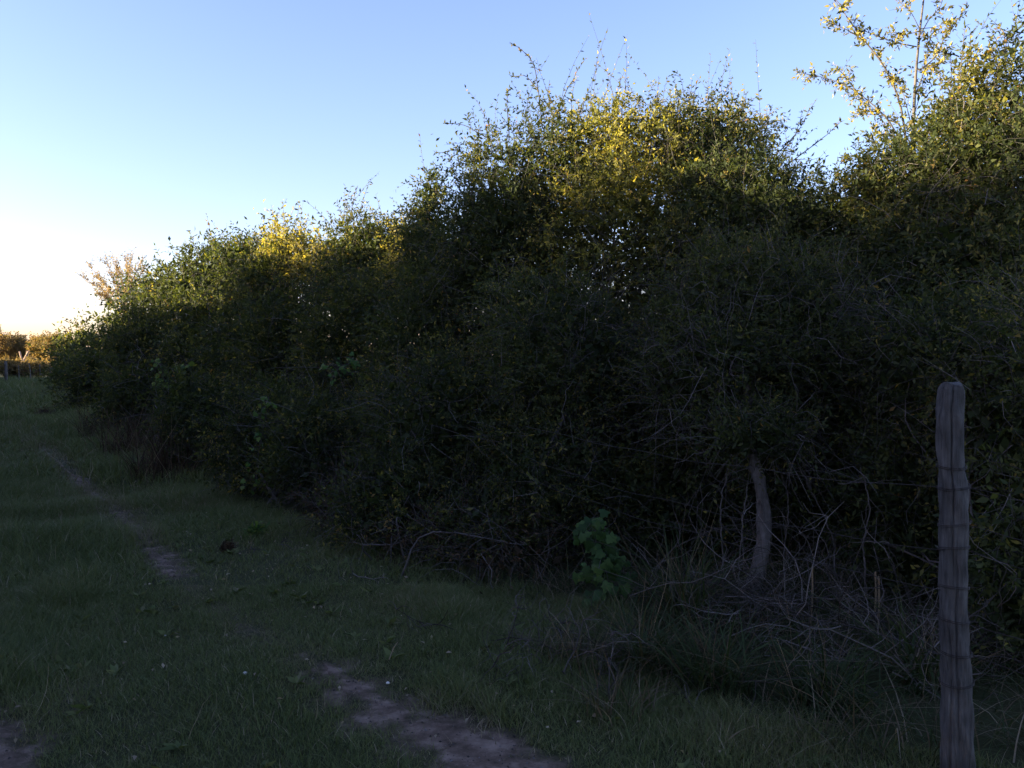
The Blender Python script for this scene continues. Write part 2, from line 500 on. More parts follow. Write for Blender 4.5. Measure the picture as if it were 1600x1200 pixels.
def build_grass():
    rng = np.random.default_rng(11)
    mb = MB()
    def field(n, y0, y1, margin, h, w, lean=.7):
        y = np.sqrt(rng.uniform(y0 ** 2, y1 ** 2, n)) if y0 >= 0 else rng.uniform(y0, y1, n)
        xl = -0.62 * y - margin
        xr = hedge_x(y) + .55
        x = xl + (xr - xl) * rng.random(n)
        b = bare(x, y)
        tuft = .5 + .5 * np.sin(2.1 * x + 1.3 * np.sin(1.7 * y)) * np.sin(1.6 * y + 1.1 * np.sin(2.3 * x + 1))
        fine = .5 + .5 * np.sin(7 * x + 2 * np.sin(5 * y)) * np.sin(6.1 * y + 2 * np.sin(6 * x))
        left = np.clip((-.30 * y - .6 - x) / 1.2, 0, 1)
        edge = np.clip(1 - (hedge_x(y) - x) / .7, 0, 1)
        keep = rng.random(n) > np.clip(b * 1.75 - .33, 0, .985)
        x, y, tuft, fine, left, edge, b = (q[keep] for q in (x, y, tuft, fine, left, edge, b))
        m = len(x)
        big = np.clip(np.sin(1.1 * x + 2.3 * y + 1.5 * np.sin(1.9 * x)) * np.sin(2.2 * x - 1.4 * y + 1) * 2 - .7, 0, 1)
        hh = h * (.35 + .5 * tuft + .45 * fine + 1.3 * big + 2.0 * left * (.2 + tuft) + .5 * edge) * rng.uniform(.5, 1.3, m) * (1 - .6 * np.clip(b, 0, 1))
        tn = np.clip(.10 + .40 * rng.random(m) + .34 * (1 - tuft) * rng.random(m) + .3 * (1 - fine) * rng.random(m) + .55 * b + .03 * edge, 0, .95)
        tn = np.where(rng.random(m) < .035, .97, tn)
        blades(mb, rng, x, y, hh, w * rng.uniform(.6, 1.2, m), lean * rng.uniform(.3, 1.5, m), tn)
    field(34000, 0.6, 2.6, 2.5, .055, .004)
    field(270000, 2.6, 6.0, 2.6, .05, .0034)
    field(145000, 6.0, 11, 2.8, .065, .005)
    field(70000, 11, 24, 3, .10, .011)
    field(40000, 24, 60, 2, .16, .024)
    o = mb.build("grass", M["grass"])
    tag(o, "short rough grass covering the track beside the hedge", "grass", kind="stuff")
build_grass()

# ---------------------------------------------------------------- shrubs
def sample_lobe(rng, C, Rr, n, shell=.35):
    """points in the outer part of an ellipsoid with lumps: returns points, outward dirs"""
    # lumps sit near the surface
    nl = int(10 + 10 * max(Rr))
    ld = rdir(rng, nl)
    lc = ld * rng.uniform(.55, .88, nl)[:, None]
    lr = rng.uniform(.28, .5, nl)
    k = rng.integers(0, nl, n)
    d = rdir(rng, n)
    q = lc[k] + d * (lr[k] * rng.uniform(0.2, 1, n) ** .5)[:, None]
    m = rng.random(n) < shell
    q[m] = (rdir(rng, n) * (rng.random(n) ** .33)[:, None] * .95)[m]
    out = unit(q * .8 + d * .5)
    return C + q * Rr, unit(out / np.maximum(Rr, .2)), k

def shrub(name, label, cat, base, lobes, seed, leaf=.045, mat="leaf", dens=1.0, twig=1.0, shoots=(), shoot_d=None, group=None,
          stem_r=.022, stems=True, filler=1.0, spray=.26, bark="bark", leaf_w=.42, top_shoots=1.0, brown=0.0, trunk=None):
    """lobes: (px, py, dist, half width px, half height px, half depth m)"""
    rng = np.random.default_rng(seed)
    bx, by = base
    root = empty(name, (bx, by, float(gz(bx, by))))
    tag(root, label, cat, group)
    L, T, S, Bm = MB(), MB(), MB(), MB()
    for (px, py, d, wx, hy, dz, *thin) in lobes:
        th = thin[0] if thin else 1.0
        C = at(px, py, d)
        Rr = np.array((wx / F * d, dz, hy / F * d))
        sc = max(1.0, d / 9.5)
        p = 1.6
        area = 4 * math.pi * (((Rr[0] * Rr[1]) ** p + (Rr[0] * Rr[2]) ** p + (Rr[1] * Rr[2]) ** p) / 3) ** (1 / p)
        n = int(area * 205 * dens * th / sc ** 2) + 6
        P, O, k = sample_lobe(rng, C, Rr, n)
        ok = P[:, 2] > .04
        P, O, k = P[ok], O[ok], k[ok]
        n = len(P)
        kb = rng.random(200)[k % 200]
        D = unit(O * .7 + np.array([0, 0, .55]) + rng.normal(size=(n, 3)) * .5)
        sprays(L, T, rng, P, D, spray * sc * rng.uniform(.5, 1.3, n), 10, leaf * sc, leaf * leaf_w * sc, droop=.35, tr=.0019 * sc, stem_share=.45, tbias=kb)
        n2 = n // 5                                   # a second, broader leaved species grows through it
        i2 = rng.integers(0, max(n, 1), n2)
        sprays(L, T, rng, P[i2] + rng.normal(size=(n2, 3)) * .04, unit(D[i2] + rdir(rng, n2) * .5), spray * sc * rng.uniform(.6, 1.5, n2), 7, leaf * 1.35 * sc, leaf * .55 * sc, droop=.3, tr=.0022 * sc, stem_share=.5, tbias=1 - kb[i2])
        # larger inner leaves make the heart of the crown dense
        nf = int(area * 260 * filler * th * (.4 if th < 1 else 1) / sc ** 2)
        q = rdir(rng, nf) * (rng.random(nf) ** .4)[:, None] * .86
        P = C + q * Rr
        P = P[P[:, 2] > .05]
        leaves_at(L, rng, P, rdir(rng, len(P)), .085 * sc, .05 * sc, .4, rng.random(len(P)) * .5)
        # bare grey twigs
        nt_ = int(area * 29 * twig / sc ** 1.5)
        if nt_:
            P, O, _ = sample_lobe(rng, C, Rr, nt_, .1)
            low = (P[:, 2] - C[2]) < (.25 if top_shoots > .5 else .8) * Rr[2]
            P, O = P[low], O[low]; nt_ = len(P)
            D = unit(O * .6 + rng.normal(size=(nt_, 3)) * .8 + np.array((0, -.25, -.1)))
            ln = rng.uniform(.2, .75, nt_) * sc ** .5
            Z = zigzag(rng, P, D, ln, 6, .33)
            tubes(T, Z, np.array([.0026, .0022, .0019, .0016, .0012, .0007])[None] * sc * rng.uniform(.6, 1.3, (nt_, 1)), 3, rng)
            # side twiglets
            j = rng.integers(1, 5, nt_)
            P2 = Z[np.arange(nt_), j]
            Z2 = zigzag(rng, P2, unit(D + rng.normal(size=(nt_, 3)) * .9), ln * .5, 4, .3)
            tubes(T, Z2, np.array([.0015, .0013, .001, .0006])[None] * sc, 3, rng)
        # leafy leaders standing out of the top
        ns = int(9 * Rr[0] * top_shoots * (3.2 if th < 1 else 2))
        if ns:
            a = rng.uniform(-1, 1, ns)
            P = C + np.stack([a * Rr[0] * .9, rng.uniform(-.6, .6, ns) * Rr[1], Rr[2] * np.sqrt(np.maximum(0, 1 - a * a * .8)) * .82], 1)
            D = unit(np.stack([a * .5 + rng.normal(size=ns) * .3, rng.normal(size=ns) * .3, np.ones(ns)], 1))
            sprays(L, T, rng, P, D, rng.uniform(.18, .75 if th < 1 else .5, ns) * sc ** .6, 14, leaf * sc * .95, leaf * leaf_w * sc, droop=.1, tr=.003 * sc, stem_share=1)
        # stems from the foot into each lobe
        if stems:
            for q in range(3):
                g = np.array((bx + rng.normal() * .18, by + rng.normal() * .15, float(gz(bx, by)) - .03))
                e = C + rdir(rng, 1)[0] * Rr * .55
                m1 = g * .62 + e * .38 + rng.normal(size=3) * .12 + np.array((0, 0, .15))
                m2 = g * .28 + e * .72 + rng.normal(size=3) * .10 + np.array((0, 0, .10))
                c = smooth_poly([g, m1, m2, e], 12)
                tubes(S, c[None], np.linspace(stem_r, stem_r * .3, 12)[None] * rng.uniform(.7, 1.3), 6)
    for sh in shoots:
        c = smooth_poly([at(x, y, shoot_d) for x, y in sh], 10)
        c = c + np.cumsum(rng.normal(size=(10, 3)) * np.array((.004, .02, .004)), 0)
        tubes(T, c[None], np.linspace(.006, .0018, 10)[None], 4, rng)
        seg = np.linalg.norm(np.diff(c, axis=0), axis=1).sum()
        n = int(seg * 46) + 4
        t = rng.uniform(.12, 1, n) * 8.999
        i = t.astype(int)
        B = c[i] + (c[i + 1] - c[i]) * (t - i)[:, None]
        tg = unit(c[i + 1] - c[i])
        LD = unit(tg * .6 + rdir(rng, n) * .9)
        leaves_at(L, rng, B, LD, leaf * 1.1, leaf * leaf_w, .5, rng.uniform(.3, 1, n))
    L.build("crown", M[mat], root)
    if T.n: T.build("twigs", M["bark_twig"], root)
    if trunk is not None:
        nk, sd = 120, 28
        c = smooth_poly(trunk[0], nk)
        rr = np.interp(np.linspace(0, 1, nk), np.linspace(0, 1, len(trunk[1])), trunk[1])
        n0 = S.n
        tubes(S, c[None], rr[None], sd)
        vi = [q for q in range(len(S.v)) if len(S.v[q]) == nk * sd][-1]
        v = S.v[vi].reshape(nk, sd, 3)
        an, kk = np.arange(sd)[None] * 2 * math.pi / sd, np.arange(nk)[:, None]
        bump = 1 + .10 * np.sin(kk * .31 + 2 * an) + .07 * np.sin(5 * an + .23 * kk + np.sin(kk * .17)) + rng.normal(0, .05, (nk, sd))
        S.v[vi] = (c[:, None] + (v - c[:, None]) * bump[..., None]).reshape(-1, 3).astype(np.float32)
        for k0, ofs in ((100, (-.25, .25, .45)), (106, (.3, .2, .4)), (112, (.1, .2, .5))  ):
            p0 = c[k0]; e = p0 + np.array(ofs) * (1.3 if k0 > 70 else .8)
            tubes(S, smooth_poly([p0, (p0 + e) / 2 + rng.normal(size=3) * .05, e], 10)[None], np.linspace(rr[k0] * .55, .006, 10)[None], 6)
    if S.n: S.build("trunk" if trunk is not None else "stems", M[bark], root, smooth=True)
    return root

G = "shrubs grown together into the hedge"
def foot(px, d):
    return ((px - 800) / F * d, d)

# far half of the hedge
shrub("shrub", "lowest shrub at the far tip of the hedge, next to the distant fence", "shrub", foot(108, 46), [(106, 576, 46, 22, 36, 1.2)], 21, group=G, twig=.4, filler=1.5)
shrub("shrub", "rounded dark shrub in the hedge just below the pale feathery tree", "shrub", foot(145, 36), [(145, 560, 37, 32, 44, 1.2), (132, 594, 34, 38, 32, 1.1)], 22, group=G, twig=.4, filler=1.5)
shrub("shrub", "dark shrub in the hedge directly right of the pale feathery tree", "shrub", foot(200, 27), [(208, 524, 28, 40, 58, 1.2), (188, 590, 26, 52, 62, 1.2)], 23, group=G, twig=.5, filler=1.4)
shrub("shrub", "broad hedge shrub with sunny top above the tall dry grass", "shrub", foot(262, 20.5), [(272, 474, 22, 42, 50, 1.2), (245, 570, 20, 62, 95, 1.2)], 24, group=G, twig=.6, filler=1.3)
shrub("shrub", "hedge shrub carrying bright green vine leaves low on its left side", "shrub", foot(328, 17.5), [(328, 445, 19, 48, 58, 1.1), (322, 570, 17.5, 62, 115, 1.2)], 25, group=G, twig=.7, filler=1.3)
shrub("shrub", "hedge shrub whose top is a small pointed tuft left of the yellow peak", "shrub", foot(388, 15), [(388, 430, 16.5, 45, 56, 1.1), (388, 570, 15, 62, 125, 1.2)], 26, group=G, twig=.8, filler=1.2)
shrub("shrub", "dark hedge shrub standing under the yellow sunlit peak", "shrub", foot(448, 13.6), [(420, 450, 15.2, 42, 50, .9), (450, 570, 13.6, 66, 135, 1.2)], 27, group=G, twig=.9, filler=1.2)
shrub("shrub", "sunlit yellow green shrub in the dip left of the double peaked shrub", "shrub", foot(498, 14.4), [(492, 432, 14.4, 36, 46, .7, .8), (520, 440, 14.6, 30, 50, .7, .8)], 28, mat="leaf_sunlit_yellow", group=G, twig=.4)
shrub("shrub", "dark double peaked hedge shrub in the middle of the long slope", "shrub", foot(560, 11.6), [(545, 395, 13.2, 34, 60, .7, .62), (592, 400, 13.4, 36, 58, .7, .62), (568, 450, 13.0, 66, 70, .9), (556, 580, 11.6, 82, 160, 1.1)], 29, group=G, twig=1,
      shoots=[[(548, 345), (550, 318), (556, 296)], [(550, 318), (545, 305)], [(520, 350), (512, 330)]], shoot_d=13)
shrub("shrub", "sunlit yellow shrub between the double peaked shrub and the narrow spire", "shrub", foot(645, 12.0), [(640, 430, 12.0, 34, 56, .6, .8), (622, 400, 13.2, 22, 44, .5, .8)], 30, mat="leaf_sunlit_yellow", group=G, twig=.4)
shrub("shrub", "slim hedge shrub ending in a narrow dark spire left of the tallest bush", "shrub", foot(670, 9.8), [(676, 318, 11.2, 14, 48, .25), (662, 365, 11.2, 18, 50, .3), (684, 440, 11, 52, 95, .9), (662, 610, 9.8, 96, 190, 1.1)], 31, group=G, top_shoots=.7)
shrub("shrub", "small added yellow peak for a sunlit shrub top, rising from the hedge, brightest crown on the far slope", "shrub", foot(452, 15.0), [(442, 398, 15.0, 20, 42, .5, .8), (460, 412, 15.0, 24, 36, .5, .8)], 49, mat="leaf_sunlit_yellow", group=G, twig=.4)  # extra crown whose yellow colour stands for sun on the dark shrub's top
# the tallest bushes
shrub("shrub", "tallest bush with long arching shoots against the sky on its left shoulder", "shrub", foot(810, 9.4),
      [(790, 300, 10, 72, 95, .8, .62), (862, 262, 10, 70, 95, .8, .62), (762, 375, 10, 44, 85, .7, .62), (790, 430, 9.6, 125, 150, 1.0), (780, 640, 9.2, 130, 160, .8)], 32, group=G,
      shoots=[[(848, 200), (842, 140), (835, 100), (820, 80), (797, 68)], [(842, 142), (820, 122), (795, 118)], [(795, 220), (793, 160), (796, 132)], [(868, 180), (886, 140), (915, 90)],
              [(750, 255), (715, 237), (680, 239)], [(770, 220), (728, 195), (692, 191)], [(858, 170), (860, 122)]], shoot_d=9.7, dens=.95)
shrub("shrub", "tall round topped bush in the centre of the skyline, sunny at its crest", "shrub", foot(965, 9), [(935, 250, 9.7, 65, 85, .8, .62), (1005, 250, 9.6, 65, 85, .8, .62), (965, 420, 9, 145, 165, 1.0), (930, 640, 8.8, 120, 160, .6)], 33, group=G, mat="leaf_sunlit",
      shoots=[[(900, 190), (912, 155), (936, 140)], [(962, 175), (970, 128)], [(1025, 180), (1030, 118)], [(985, 180), (1000, 150)]], shoot_d=9.5, dens=.95)
shrub("shrub", "tall bush with spiky leaning shoots at the right end of the sunny skyline", "shrub", foot(1120, 8.8), [(1090, 246, 9.6, 66, 84, .8, .62), (1165, 305, 9.3, 70, 85, .8, .62), (1210, 350, 9.0, 60, 85, .7, .62), (1110, 410, 8.8, 125, 140, 1.0), (1060, 640, 8.4, 130, 170, .6)], 34, group=G,
      shoots=[[(1088, 200), (1083, 160), (1086, 130)], [(1115, 200), (1125, 160), (1143, 125)], [(1130, 200), (1165, 190), (1210, 193), (1238, 204)], [(1195, 260), (1245, 205), (1277, 152)],
              [(1225, 260), (1275, 220), (1312, 187)], [(1185, 260), (1195, 210), (1201, 170)], [(1215, 250), (1235, 215), (1250, 170)]], shoot_d=9.2)
shrub("shrub", "lower dark bush filling the sky gap left of the tall sapling", "shrub", foot(1290, 8.2), [(1262, 390, 8.6, 60, 80, .8), (1318, 345, 8.4, 42, 55, .6, .62), (1290, 470, 8.2, 100, 110, .9), (1260, 650, 7.9, 150, 150, .6)], 35, group=G,
      shoots=[[(1310, 310), (1340, 275), (1385, 262)], [(1318, 300), (1345, 285), (1365, 275)]], shoot_d=8.2, dens=1.1)
shrub("shrub", "dark upright bush at the foot of the tall sapling", "shrub", foot(1400, 7.4), [(1385, 270, 7.9, 36, 55, .5, .62), (1410, 350, 7.8, 75, 110, .8), (1390, 480, 7.4, 115, 135, .9), (1420, 660, 7.0, 140, 150, .6)], 36, group=G,
      shoots=[[(1375, 230), (1355, 205)], [(1390, 240), (1400, 205)]], shoot_d=7.8, dens=1.1)
shrub("shrub", "tall dense dark bush at the right edge of the photo", "shrub", foot(1550, 6.6), [(1590, 160, 7.2, 55, 95, .6, .62), (1490, 270, 7.2, 62, 95, .7, .62), (1600, 300, 7, 110, 130, .8), (1550, 440, 6.6, 150, 140, .9)], 37, group=G,
      shoots=[[(1500, 200), (1497, 120), (1499, 48)], [(1555, 110), (1548, 80), (1541, 55)], [(1575, 100), (1570, 60), (1562, 35)], [(1575, 62), (1592, 48), (1603, 36)], [(1498, 90), (1470, 85), (1480, 78)]], shoot_d=7.0, dens=1.05)
shrub("shrub", "added yellow green bush for a sunlit tip between the tall sapling and the right edge", "shrub", foot(1525, 7.3), [(1530, 180, 7.3, 46, 85, .5, .62), (1505, 250, 7.4, 50, 70, .5, .62)], 47, group=G, mat="leaf_sunlit", top_shoots=1.3)  # added so its brighter leaf colour gives the dark bush a sunlit tip
shrub("shrub", "yellowish sunlit bush behind the leaning shoots at the right of the crest", "shrub", foot(1150, 10.2), [(1140, 235, 10.2, 60, 60, .6, .62), (1075, 240, 10.3, 50, 60, .6, .62)], 48, group=G, mat="leaf_sunlit_yellow", twig=.3)
# near face of the hedge
shrub("shrub", "thorny grey twigged shrub bulging out at the right above the fence post", "shrub", foot(1530, 5.0), [(1490, 570, 5.6, 145, 130, .6), (1620, 640, 4.9, 130, 200, .6)], 38, group=G, stem_r=.008, twig=1.6, leaf=.034, dens=1.25, top_shoots=0)
shrub("shrub", "leafy middle shrub of the near hedge face, above the broad leaved plant", "shrub", foot(890, 7.0), [(880, 590, 7.5, 140, 170, .8), (860, 760, 6.9, 120, 110, .6)], 39, group=G, twig=1.3, leaf=.036, dens=1.15, top_shoots=.3)
shrub("shrub", "dense shrub at the bulge of the hedge where it nears the footpath", "shrub", foot(690, 7.4), [(690, 690, 7.8, 120, 160, .8), (640, 800, 7.3, 130, 90, .6), (770, 840, 6.7, 110, 75, .45)], 40, group=G, twig=1.5, leaf=.036, dens=1.0, top_shoots=.3)
shrub("shrub", "hedge shrub draped with a light green climbing vine", "shrub", foot(450, 9.6), [(520, 715, 9.3, 92, 115, .8), (415, 700, 10.4, 80, 105, .8)], 41, group=G, twig=1.3, top_shoots=.3)
shrub("shrub", "low brown twiggy shrub behind the tall dry grass", "shrub", foot(285, 13), [(310, 670, 12.6, 65, 95, .8), (225, 630, 17, 62, 75, .9), (150, 620, 26, 50, 40, .9)], 42, group=G, twig=1.3, top_shoots=.3)
shrub("shrub", "dry brown leafless undershrub along the hedge foot beside the bend of the path", "shrub", foot(650, 6.7), [(560, 800, 8.0, 90, 80, .4), (680, 850, 6.9, 110, 70, .4), (800, 870, 6.3, 80, 60, .3)], 46, group=G, mat="leaf_brown", leaf=.03, dens=.35, filler=.15, twig=3, stem_r=.008, top_shoots=0)
shrub("shrub", "shaded undergrowth bush behind the bent trunk", "shrub", foot(1280, 6.9), [(1290, 830, 6.9, 200, 170, .4), (1060, 830, 6.7, 130, 150, .4), (1500, 860, 5.6, 190, 230, .4), (1620, 950, 4.4, 110, 260, .35)], 43, group=G, stem_r=.01, twig=1.2, dens=.75, top_shoots=0, filler=1.4)

# tree with the bent trunk
tb = ground_at(1168, 955)
trk = [np.array((tb[0], tb[1], -.05)), at(1172, 930, 5.5), at(1186, 885, 5.5), at(1194, 830, 5.55), at(1190, 770, 5.6), at(1178, 720, 5.7), at(1165, 660, 6.0), at(1175, 560, 6.4)]
shrub("tree", "small thorny tree on a bent grey trunk under the hedge", "tree", (tb[0], tb[1]), [(1120, 590, 6.5, 125, 120, .7), (1265, 570, 6.5, 130, 130, .7), (1180, 490, 6.9, 170, 110, .8), (1185, 680, 5.7, 85, 42, .35)], 44, twig=2.0, leaf=.034, dens=1.25, top_shoots=.2, stems=False,
      trunk=(trk, [.085, .058, .043, .046, .037, .035, .034, .028]))

# ---------------------------------------------------------------- sapling
def sapling():
    rng = np.random.default_rng(60)
    D = 8.6
    b = foot(1425, D)
    root = tag(empty("sapling", (b[0], b[1], float(gz(*b)))), "tall thin sapling with sparse yellow leaves rising above the hedge at right", "tree")
    S, T, L = MB(), MB(), MB()
    def branch(px, r0, r1, leaf=42, n=16, d=D, mb=None):
        P = [p if isinstance(p, np.ndarray) else at(p[0], p[1], d + rng.normal() * .06) for p in px]
        c = smooth_poly(P, n)
        tubes(mb or T, c[None], np.linspace(r0, r1, n)[None], 6, rng)
        if leaf:
            seg = np.linalg.norm(np.diff(c, axis=0), axis=1).sum()
            # short leafy spurs
            m = int(seg * 25) + 3
            t = rng.uniform(.25, 1, m) * (n - 1.001); i = t.astype(int)
            B = c[i] + (c[i + 1] - c[i]) * (t - i)[:, None]
            tg = unit(c[i + 1] - c[i])
            Dd = unit(tg * .7 + rdir(rng, m) * .8 + np.array((0, 0, .2)))
            sprays(L, T, rng, B, Dd, rng.uniform(.05, .16, m), 6, .05, .021, droop=.2, tr=.0022)
    base = np.array((b[0], b[1], -.05))
    branch([base, (1420, 700), (1424, 400), (1424, 300), (1427, 200), (1430, 130), (1436, 60), (1443, 0), (1450, -50)], .026, .006, 0, 40, mb=S)
    branch([(1420, 260), (1408, 170), (1385, 110), (1352, 65), (1322, 25), (1298, -8)], .012, .003)
    branch([(1352, 65), (1320, 45), (1290, 34)], .005, .002)
    branch([(1418, 240), (1385, 185), (1340, 145), (1300, 125), (1258, 115)], .009, .002)
    branch([(1340, 145), (1325, 125), (1310, 108)], .005, .002)
    branch([(1432, 73), (1395, 65), (1350, 48)], .006, .003)
    branch([(1426, 230), (1400, 190), (1375, 180), (1340, 178)], .006, .002)
    branch([(1415, 270), (1380, 190), (1345, 150)], .006, .002)
    branch([(1436, 110), (1462, 88), (1480, 50), (1508, 18)], .007, .002)
    branch([(1430, 150), (1448, 95), (1450, 50)], .006, .002)
    branch([(1434, 108), (1465, 102), (1475, 88)], .004, .002)
    branch([(1438, 55), (1452, 30), (1470, 8), (1478, -30)], .006, .002)
    branch([(1437, 45), (1420, 15), (1398, 0)], .004, .002)
    branch([(1436, 45), (1462, 42), (1475, 35)], .004, .002)
    branch([(1437, 48), (1412, 55), (1395, 50)], .004, .002)
    branch([(1422, 250), (1395, 215), (1365, 208)], .005, .002)
    branch([(1425, 200), (1412, 150), (1400, 120)], .005, .002)
    branch([(1428, 180), (1440, 140), (1445, 110)], .005, .002)
    branch([(1300, -8), (1318, 10), (1330, -10)], .004, .002)
    S.build("trunk", M["bark"], root, smooth=True)
    T.build("branches", M["bark"], root)
    L.build("crown", M["leaf_sunlit_yellow"], root)
sapling()

# pale feathery tree behind the far hedge
def pale_tree():
    rng = np.random.default_rng(61)
    D = 33.0
    b = foot(190, D)
    root = tag(empty("tree", (b[0], b[1], float(gz(*b)))), "pale feathery half bare tree glowing in the sun above the far hedge", "tree")
    S, T, L = MB(), MB(), MB()
    base = np.array((b[0], b[1], -.05))
    top = at(195, 500, D)
    tubes(S, smooth_poly([base, base * .5 + top * .5 + np.array((.1, 0, 0)), top], 12)[None], np.linspace(.08, .04, 12)[None], 8, rng)
    ends = [(130, 435), (140, 415), (150, 430), (165, 408), (180, 402), (192, 398), (205, 405), (218, 410), (228, 420), (160, 450), (210, 440), (185, 430), (235, 440), (172, 425), (150, 460), (200, 420)]
    for e in ends:
        E = at(e[0] + rng.normal() * 2, e[1] + rng.normal() * 3, D + rng.normal() * .5)
        m = top * .5 + E * .5 + np.array((rng.normal() * .1, 0, .12))
        c = smooth_poly([top, m, E], 8)
        tubes(S, c[None], np.linspace(.02, .005, 8)[None], 4, rng)
        k = 44
        t = rng.uniform(.3, 1, k) * 6.99; i = t.astype(int)
        B = c[i] + (c[i + 1] - c[i]) * (t - i)[:, None]
        Dd = unit(unit(E - top) + rdir(rng, k) * .8 + np.array((0, 0, .3)))
        sprays(L, T, rng, B, Dd, rng.uniform(.2, .45, k), 6, .085, .036, tr=.006, droop=.1)
    S.build("trunk", M["dead_wood"], root, smooth=True)
    T.build("twigs", M["bark_warm"], root)
    L.build("crown", M["leaf_gold"], root)
pale_tree()

# ---------------------------------------------------------------- weeds and plants at the foot of the hedge
def weeds():
    rng = np.random.default_rng(50)
    mb = MB()
    n = 11000
    y = rng.uniform(3.3, 6.6, n)
    x = hedge_x(y) - .1 + rng.random(n) ** 1.1 * 3.2
    clump = .5 + .5 * np.sin(3.1 * x + 1.2 * np.sin(2.7 * y)) * np.sin(3.3 * y + 1.5 * np.sin(3 * x + 2))
    edge = np.clip((x - hedge_x(y)) / .5, .15, 1)
    k = rng.random(n) < (.25 + .75 * clump)
    x, y, clump, edge = x[k], y[k], clump[k], edge[k]
    m = len(x)
    h = (.10 + .28 * clump) * edge * rng.uniform(.5, 1.4, m)
    tn = np.where(rng.random(m) < .35, rng.uniform(.75, 1, m), rng.uniform(0, .6, m))
    blades(mb, rng, x, y, h, rng.uniform(.003, .008, m), rng.uniform(.4, 1.7, m), tn, bend=.7, seg=4)
    tag(mb.build("weeds", M["weed"]), "tangled weeds and dry grass growing under the hedge by the fence", "weeds", kind="stuff")
weeds()

def ground_weeds():
    rng = np.random.default_rng(51)
    L = MB()
    n = 900
    y = np.sqrt(rng.uniform(2.6 ** 2, 18 ** 2, n))
    xl = -.62 * y - .5
    x = xl + (hedge_x(y) - xl) * rng.random(n) ** 1.3
    k = bare(x, y) < .3
    x, y = x[k], y[k]
    for r in range(7):
        m = len(x)
        a = rng.uniform(0, 6.28, m)
        B = np.stack([x, y, gz(x, y) + .012], 1)
        leaves_at(L, rng, B, unit(np.stack([np.cos(a), np.sin(a), rng.uniform(.15, .9, m)], 1)), .055 * rng.uniform(.6, 1.5, m)[:, None], .024, .9, rng.uniform(.1, .75, m))
    m = 350                                           # fallen leaves lying in the grass
    y = rng.uniform(2.6, 12, m); x = hedge_x(y) - .2 - rng.random(m) ** 1.6 * (.62 * y + hedge_x(y))
    leaves_at(L, rng, np.stack([x, y, gz(x, y) + .035], 1), unit(rng.normal(size=(m, 3)) * np.array((1, 1, .25))), .028, .015, .9, rng.uniform(.9, 1, m))
    mb = MB()                                         # seed stalks
    m = 700
    y = np.sqrt(rng.uniform(2.8 ** 2, 22 ** 2, m)); xl = -.62 * y - .5
    x = xl + (hedge_x(y) - xl) * rng.random(m) ** 1.5
    Z = zigzag(rng, np.stack([x, y, gz(x, y)], 1), unit(np.array((0, 0, 1.)) + rng.normal(size=(m, 3)) * .4), rng.uniform(.08, .24, m), 5, .15)
    tubes(L, Z, np.array([.0013, .0012, .001, .001, .0005])[None] * np.maximum(1, y / 6)[:, None], 3, rng, tint=rng.uniform(.9, 1, m))
    tag(L.build("ground_weeds", M["grass"]), "small weeds, seed stalks and fallen leaves scattered through the grass", "weeds", kind="stuff")
ground_weeds()

def gravel():
    rng = np.random.default_rng(53)
    n = 30000
    y = rng.uniform(2.4, 9, n); x = rng.uniform(-4, .8, n)
    k = bare(x, y) > .5
    x, y = x[k][:900], y[k][:900]
    m = len(x)
    r = .0025 + .006 * rng.random(m) ** 3
    o = np.array([(1, 0, 0), (0, 1, 0), (-1, 0, 0), (0, -1, 0), (0, 0, .8), (0, 0, -.5)])
    f = np.array([(0, 1, 4), (1, 2, 4), (2, 3, 4), (3, 0, 4)])
    V = np.stack([x, y, gz(x, y) + .008], 1)[:, None] + r[:, None, None] * (o[None] + rng.normal(0, .25, (m, 6, 3)))
    mb = MB()
    mb.add(V, None, (np.arange(m) * 6)[:, None, None] + f[None], np.repeat(rng.random(m), 6))
    tag(mb.build("gravel", M["dead_twig"]), "crumbs of soil and tiny stones lying on the bare path", "gravel", kind="stuff")
gravel()

def gpt(px, py):
    g = ground_at(px, py)
    return np.array((g[0], g[1], float(gz(g[0], g[1]))))

def grass_clump(label, px, py, n, h, w, seed, rad=.12, mat="weed", t0=.1, t1=.7, lean=.8, straw=.15, name="grass_clump", group=None):
    rng = np.random.default_rng(seed)
    p = gpt(px, py)
    root = tag(empty(name, p), label, "grass clump", group)
    mb = MB()
    a, r = rng.uniform(0, 6.28, n), rad * rng.random(n) ** .6
    tn = np.where(rng.random(n) < straw, rng.uniform(.85, 1, n), rng.uniform(t0, t1, n))
    blades(mb, rng, p[0] + r * np.cos(a), p[1] + r * np.sin(a), h * rng.uniform(.45, 1.15, n), w * rng.uniform(.6, 1.3, n), lean * rng.uniform(.2, 1.5, n), tn, bend=.75, seg=5)
    mb.build("blades", M[mat], root)
    sm = MB()
    k = max(3, n // 12)
    P = p + np.stack([rng.normal(0, rad * .5, k), rng.normal(0, rad * .5, k), np.zeros(k)], 1)
    Z = zigzag(rng, P, unit(np.array((0, 0, 1.)) + rng.normal(size=(k, 3)) * .3), h * rng.uniform(.6, 1.3, k), 5, .1)
    tubes(sm, Z, np.array([.0022, .002, .0018, .0014, .0008])[None] * max(1, p[1] / 7), 3, rng)
    sm.build("stalks", M["straw"], root)
    return root

